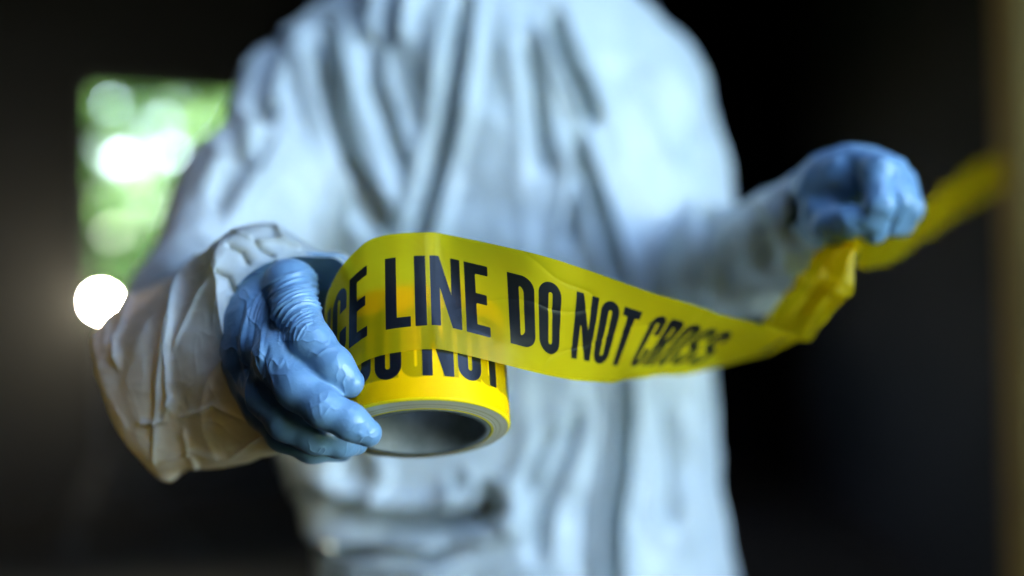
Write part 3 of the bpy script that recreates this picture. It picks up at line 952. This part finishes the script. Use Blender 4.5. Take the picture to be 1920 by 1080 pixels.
flat = A.reshape(-1, 3); Qs = grid_faces(nu, nv, True); Ns = normals(flat, Qs)
cen = A.mean(0); outw = (flat - np.repeat(cen[None], nu, 0).reshape(-1, 3))
if (np.sum(Ns * outw, 1)).mean() < 0: Qs = Qs[:, ::-1]; Ns = -Ns
px, py = P_inv(flat)
ds = np.zeros(len(flat)); fr = np.clip(-Ns[:, 1] * 2 + .2 - Ns[:, 0] * 1.0, 0, 1)
def crease(pts, w, h):
    global ds
    d, tt = polydist(px, py, pts); e = np.clip(np.minimum(tt, 1 - tt) * 6, 0, 1)
    ds += e * h * 1.25 * np.exp(-np.abs(d / (w * .62)) ** 1.1)
for c_ in [
    ([(392, 440), (345, 520), (318, 600), (300, 700), (290, 800), (284, 890)], 7, .0045),
    ([(350, 505), (325, 590), (312, 660), (314, 730), (320, 790)], 6, .0038),
    ([(384, 520), (352, 590), (322, 660)], 4, .0028),
    ([(322, 740), (305, 790), (250, 795)], 8, .0040),
    ([(320, 790), (400, 760), (470, 800), (500, 830)], 8, .0025),
    ([(260, 470), (240, 560), (215, 640), (222, 700)], 10, .0040),
    ([(230, 540), (200, 600), (190, 660)], 8, .0032),
    ([(290, 880), (360, 845), (430, 850), (500, 815)], 8, .0035),
    ([(370, 890), (355, 850), (340, 800)], 5, .0030),
    ([(420, 450), (455, 470), (470, 500)], 8, -.0035),
    ([(470, 440), (490, 465), (520, 480)], 7, -.0030),
    ([(512, 420), (525, 450), (575, 470)], 6, .0040),
    ([(400, 500), (430, 520), (440, 560)], 8, -.0035),
    ([(430, 430), (480, 450), (540, 450)], 6, .0022),
]: crease(*c_)
ds += -.0016 + .0022 * sinoise(flat * np.array([1, 1, .6]), 14, 7, 3) + .0016 * np.exp(-np.abs(sinoise(flat * np.array([1, 1, .4]), 7, 19, 2)) / .08) + .0004 * np.exp(-np.abs(sinoise(flat * np.array([1, 1, .7]), 21, 29, 2)) / .10) - .0004 * np.abs(sinoise(flat, 45, 17, 2))
flat = flat + Ns * ds[:, None]
add("sleeve", mesh_from("sleeve", flat, Qs), M['sleeve'], person)

# ---- near glove
hh = .00085
def near_glove():
    lo = np.array([P(400, 0, .70)[0] - .012, .635, P(0, 880, .70)[2] - .008])
    hi = np.array([P(725, 0, .70)[0] + .004, .845, P(0, 470, .80)[2] + .015])
    G = grid(lo, hi, hh)
    thumb = chain(G, [P(530, 560, .765), P(543, 535, .745), P(556, 585, .715), P(584, 642, .694), P(625, 688, .687), P(656, 719, .686)],
                  [.0155, .0165, .0138, .0126, .0118, .0092], .006)
    index = chain(G, [P(500, 640, .735), P(520, 672, .702), P(558, 728, .683), P(610, 767, .672), P(656, 791, .671), P(690, 812, .676)],
                  [.018, .0150, .0128, .0116, .0104, .0084], .005)
    middle = chain(G, [P(490, 690, .745), P(505, 740, .712), P(540, 788, .700), P(590, 816, .698), P(640, 828, .706), P(668, 832, .716)],
                  [.018, .0145, .0128, .0112, .0100, .0075], .005)
    ring = chain(G, [P(485, 710, .765), P(500, 765, .742), P(535, 812, .728), P(585, 838, .728), P(640, 842, .740)],
                  [.017, .0140, .0118, .0100, .0085], .005)
    little = chain(G, [P(490, 690, .790), P(510, 760, .785), P(560, 800, .780), P(610, 815, .785)],
                  [.015, .0120, .0105, .0080], .005)
    palm = ellipsoid(G, P(500, 650, .762), (.026, .045, .044))
    palm = smin(palm, chain(G, [P(478, 600, .755), P(470, 680, .748), P(492, 750, .745)], [.0150, .0150, .0130], .01), .012)
    palm = smin(palm, chain(G, [P(500, 620, .775), P(515, 600, .835)], [.034, .032], .02), .02)
    f = smin(palm, index, .006); f = smin(f, middle, .004); f = smin(f, ring, .004); f = smin(f, little, .004)
    web = chain(G, [P(520, 640, .735), P(548, 612, .728)], [.012, .010], .004)
    f = smin(smin(f, web, .008), thumb, .0035)
    V, Q_ = surface_nets(np.ascontiguousarray(f.astype(np.float32)), lo, hh)
    V = smooth_mesh(V, Q_, 3)
    V, Q_ = subdivide(V, Q_); V = smooth_mesh(V, Q_, 2)
    N_ = normals(V, Q_)
    x, y = P_inv(V)
    d = np.zeros(len(V))
    # stretched creases running across the thumb joint, fanning down-left
    def arcs(cx_, cy_, r0, r1, n, a0, a1, amp, w, near=True, ex_=1.0):
        nonlocal d
        ang = np.degrees(np.arctan2(y - cy_, (x - cx_) * ex_)); rr = np.hypot((x - cx_) * ex_, y - cy_)
        m = np.clip((ang - a0) / 12, 0, 1) * np.clip((a1 - ang) / 12, 0, 1)
        for i in range(n):
            r = r0 + (r1 - r0) * (i + .35 * math.sin(i * 7.3)) / max(1, n - 1) + 2.2 * np.sin(np.radians(ang) * 3 + i * 1.7)
            d += m * amp * (.6 + .4 * math.sin(i * 3.1)) * np.exp(-((rr - r) / w) ** 2) * (-N_[:, 1] > -.2)
    arcs(575, 620, 50, 114, 11, -175, -45, .0019, 1.9)
    arcs(590, 640, 34, 66, 7, -190, -90, .0014, 1.6)
    # joint creases on thumb and index
    def bar(ax, ay, bx, by, amp, w):
        nonlocal d
        q, tt = polydist(x, y, [(ax, ay), ((ax + bx) / 2 + (by - ay) * .08, (ay + by) / 2 - (bx - ax) * .08), (bx, by)])
        e = np.clip(np.minimum(tt, 1 - tt) * 5, 0, 1)
        d += e * amp * .75 * np.exp(-(q / (w * .72)) ** 2) * (-N_[:, 1] > -.1)
    def bump_at(cx_, cy_, rx, ry): return np.exp(-((x - cx_) / rx) ** 2 - ((y - cy_) / ry) ** 2)
    def creases(mask, amp, freq, seed, wd=.14, st=None):
        nonlocal d
        W = V if st is None else V + st[1] * (V @ st[0])[:, None] * st[0]
        n_ = sinoise(W, freq, seed, 2)
        d += amp * mask * (np.exp(-np.abs(n_) / wd) - .35)
    fing = np.array([.62, .1, -.78])
    creases(bump_at(592, 655, 36, 40), .0008, 62, 71, .22)
    creases(bump_at(560, 600, 40, 40), .0006, 60, 72, .2, (fing, 1.0))
    creases(bump_at(612, 760, 46, 26), .0007, 62, 73, .22, (fing, .4))
    creases(bump_at(680, 815, 24, 22), .0008, 70, 74, .22)
    creases(bump_at(648, 712, 22, 24), .0007, 66, 75, .22)
    creases(bump_at(600, 840, 60, 16), .0007, 60, 76, .2)
    cross = np.array([.95, .0, .3])
    creases(bump_at(468, 650, 40, 120), .0012, 20, 77, .16, (cross, 2.2))
    creases(bump_at(510, 690, 30, 60), .0008, 34, 78, .16, (cross, 1.2))
    for bx_ in [(505, 640, 492, 700, -.0012, 4), (472, 545, 448, 690, .0014, 5), (486, 560, 462, 720, -.0012, 4), (500, 590, 486, 690, .0012, 4), (452, 620, 470, 740, .0010, 4), (440, 620, 452, 700, -.0008, 3)]:
        q, tt = polydist(x, y, [(bx_[0], bx_[1]), ((bx_[0] + bx_[2]) / 2 - 4, (bx_[1] + bx_[3]) / 2), (bx_[2], bx_[3])])
        d += np.clip(np.minimum(tt, 1 - tt) * 3, 0, 1) * bx_[4] * np.exp(-(q / bx_[5]) ** 2)
    ax_ = np.array([.62, .1, -.78]); Vs = V + 1.6 * (V @ ax_)[:, None] * ax_
    pm = np.exp(-(np.hypot(x - 560, y - 590) / 60) ** 2) * .7 + np.exp(-(np.hypot(x - 470, y - 640) / 70) ** 2) * .8 + np.exp(-(np.hypot(x - 640, y - 790) / 45) ** 2) * .35 + .12
    d -= .00022 * pm * np.abs(sinoise(Vs, 38, 16, 3)) ** .7
    d += .00022 * sinoise(V, 45, 5, 2) - .00012 * np.abs(sinoise(V, 60, 6, 2))
    V = V + N_ * d[:, None]
    return V, Q_
Vg, Qg = near_glove()
glove = add("glove", mesh_from("glove", Vg, Qg), M['glove'], person)
# flared cuff of the glove, inside the sleeve mouth
CR = [[(428,650,.752),(434,575,.750),(462,512,.755),(520,483,.765),(600,478,.775),(650,489,.783),(668,560,.795),(655,690,.790),(610,800,.775),(540,838,.757),(480,800,.745),(440,730,.745)],
      [(436,650,.762),(445,580,.762),(475,525,.768),(528,498,.778),(595,494,.786),(638,508,.794),(650,570,.800),(638,680,.795),(600,780,.785),(540,815,.770),(490,780,.760),(450,725,.757)],
      [(455,650,.800),(462,600,.80),(485,560,.80),(520,540,.81),(560,535,.82),(590,550,.82),(605,590,.83),(600,650,.83),(570,700,.82),(530,720,.81),(490,715,.80),(465,690,.80)],
      [(468,640,.840),(475,610,.84),(490,585,.84),(515,572,.84),(540,570,.85),(560,580,.85),(570,605,.85),(565,640,.85),(548,665,.85),(525,675,.85),(500,670,.84),(478,660,.84)]]
Ca = np.array([[P(*p) for p in r] for r in CR]); tv = np.linspace(0, 3, 60); tu = np.linspace(0, 12, 240, endpoint=False)
A = np.stack([catmull(r, tu, True) for r in Ca]); A = catmull(A.reshape(4, -1), tv).reshape(60, 240, 3).transpose(1, 0, 2)
flat = A.reshape(-1, 3); Qc = grid_faces(240, 60, True); Nc = normals(flat, Qc)
flat = flat + Nc * (.0010 * sinoise(flat, 30, 8, 3))[:, None]
add("glove_cuff", mesh_from("glove_cuff", flat, Qc), M['glove'], glove)
rim = flat.reshape(240, 60, 3)[::3, 0]
mb = MB(); pts = [tuple(p) for p in rim] + [tuple(rim[0])]
mb.tube(pts, [.0012] * len(pts), 8, False); mb.build("rolled_edge", M['glove'], glove, True)

# ---- far glove, pinching the gathered tape
def far_glove():
    h = .0016
    lo = np.array([P(1470, 0, .93)[0], .79, P(0, 480, .90)[2]]); hi = np.array([P(1745, 0, .90)[0], 1.02, P(0, 245, .90)[2]])
    G = grid(lo, hi, h)
    palm = ellipsoid(G, P(1598, 340, .892), (.036, .038, .028))
    palm = smin(palm, ellipsoid(G, P(1545, 400, .900), (.026, .028, .028)), .012)
    palm = smin(palm, chain(G, [P(1560, 365, .92), P(1525, 385, .965)], [.031, .032], .02), .02)
    f = palm
    for pts, r in (
        ([P(1600, 305, .88), P(1648, 322, .845), P(1648, 385, .833), P(1640, 436, .842)], [.013, .0125, .0115, .009]),
        ([P(1615, 300, .90), P(1672, 325, .868), P(1684, 380, .855), P(1672, 425, .862)], [.013, .0125, .0115, .009]),
        ([P(1625, 310, .92), P(1690, 345, .892), P(1703, 390, .880), P(1690, 425, .885)], [.013, .012, .011, .009]),
        ([P(1620, 330, .94), P(1680, 360, .915), P(1700, 400, .905), P(1690, 425, .905)], [.012, .011, .010, .008]),
        ([P(1535, 400, .89), P(1562, 425, .862), P(1596, 415, .845), P(1622, 412, .838)], [.016, .0145, .0125, .0100])):
        f = smin(f, chain(G, pts, r, .004), .0045)
    V, Q_ = surface_nets(np.ascontiguousarray(f.astype(np.float32)), lo, h)
    V = smooth_mesh(V, Q_, 3); N_ = normals(V, Q_)
    V = V + N_ * (.0010 * sinoise(V, 40, 15, 3))[:, None]
    return V, Q_
Vg, Qg = far_glove()
fg = add("glove", mesh_from("glove", Vg, Qg), M['glove'], person)

# ------------------------------------------------------------------ scattering volume added to give the lamp a soft glow
k = NT("glow_volume"); vp = k.n("VolumePrincipled"); vp.inputs['Color'].default_value = (.92, .95, .93, 1)
vp.inputs['Density'].default_value = HAZE; vp.inputs['Anisotropy'].default_value = .8
k.l(vp.outputs[0], k.out.inputs['Volume'])
HB = MB().box((0, 5, 5.0), (82, 92, 12.4)).build("glow_haze", k.m); tag(HB, kind="stuff")
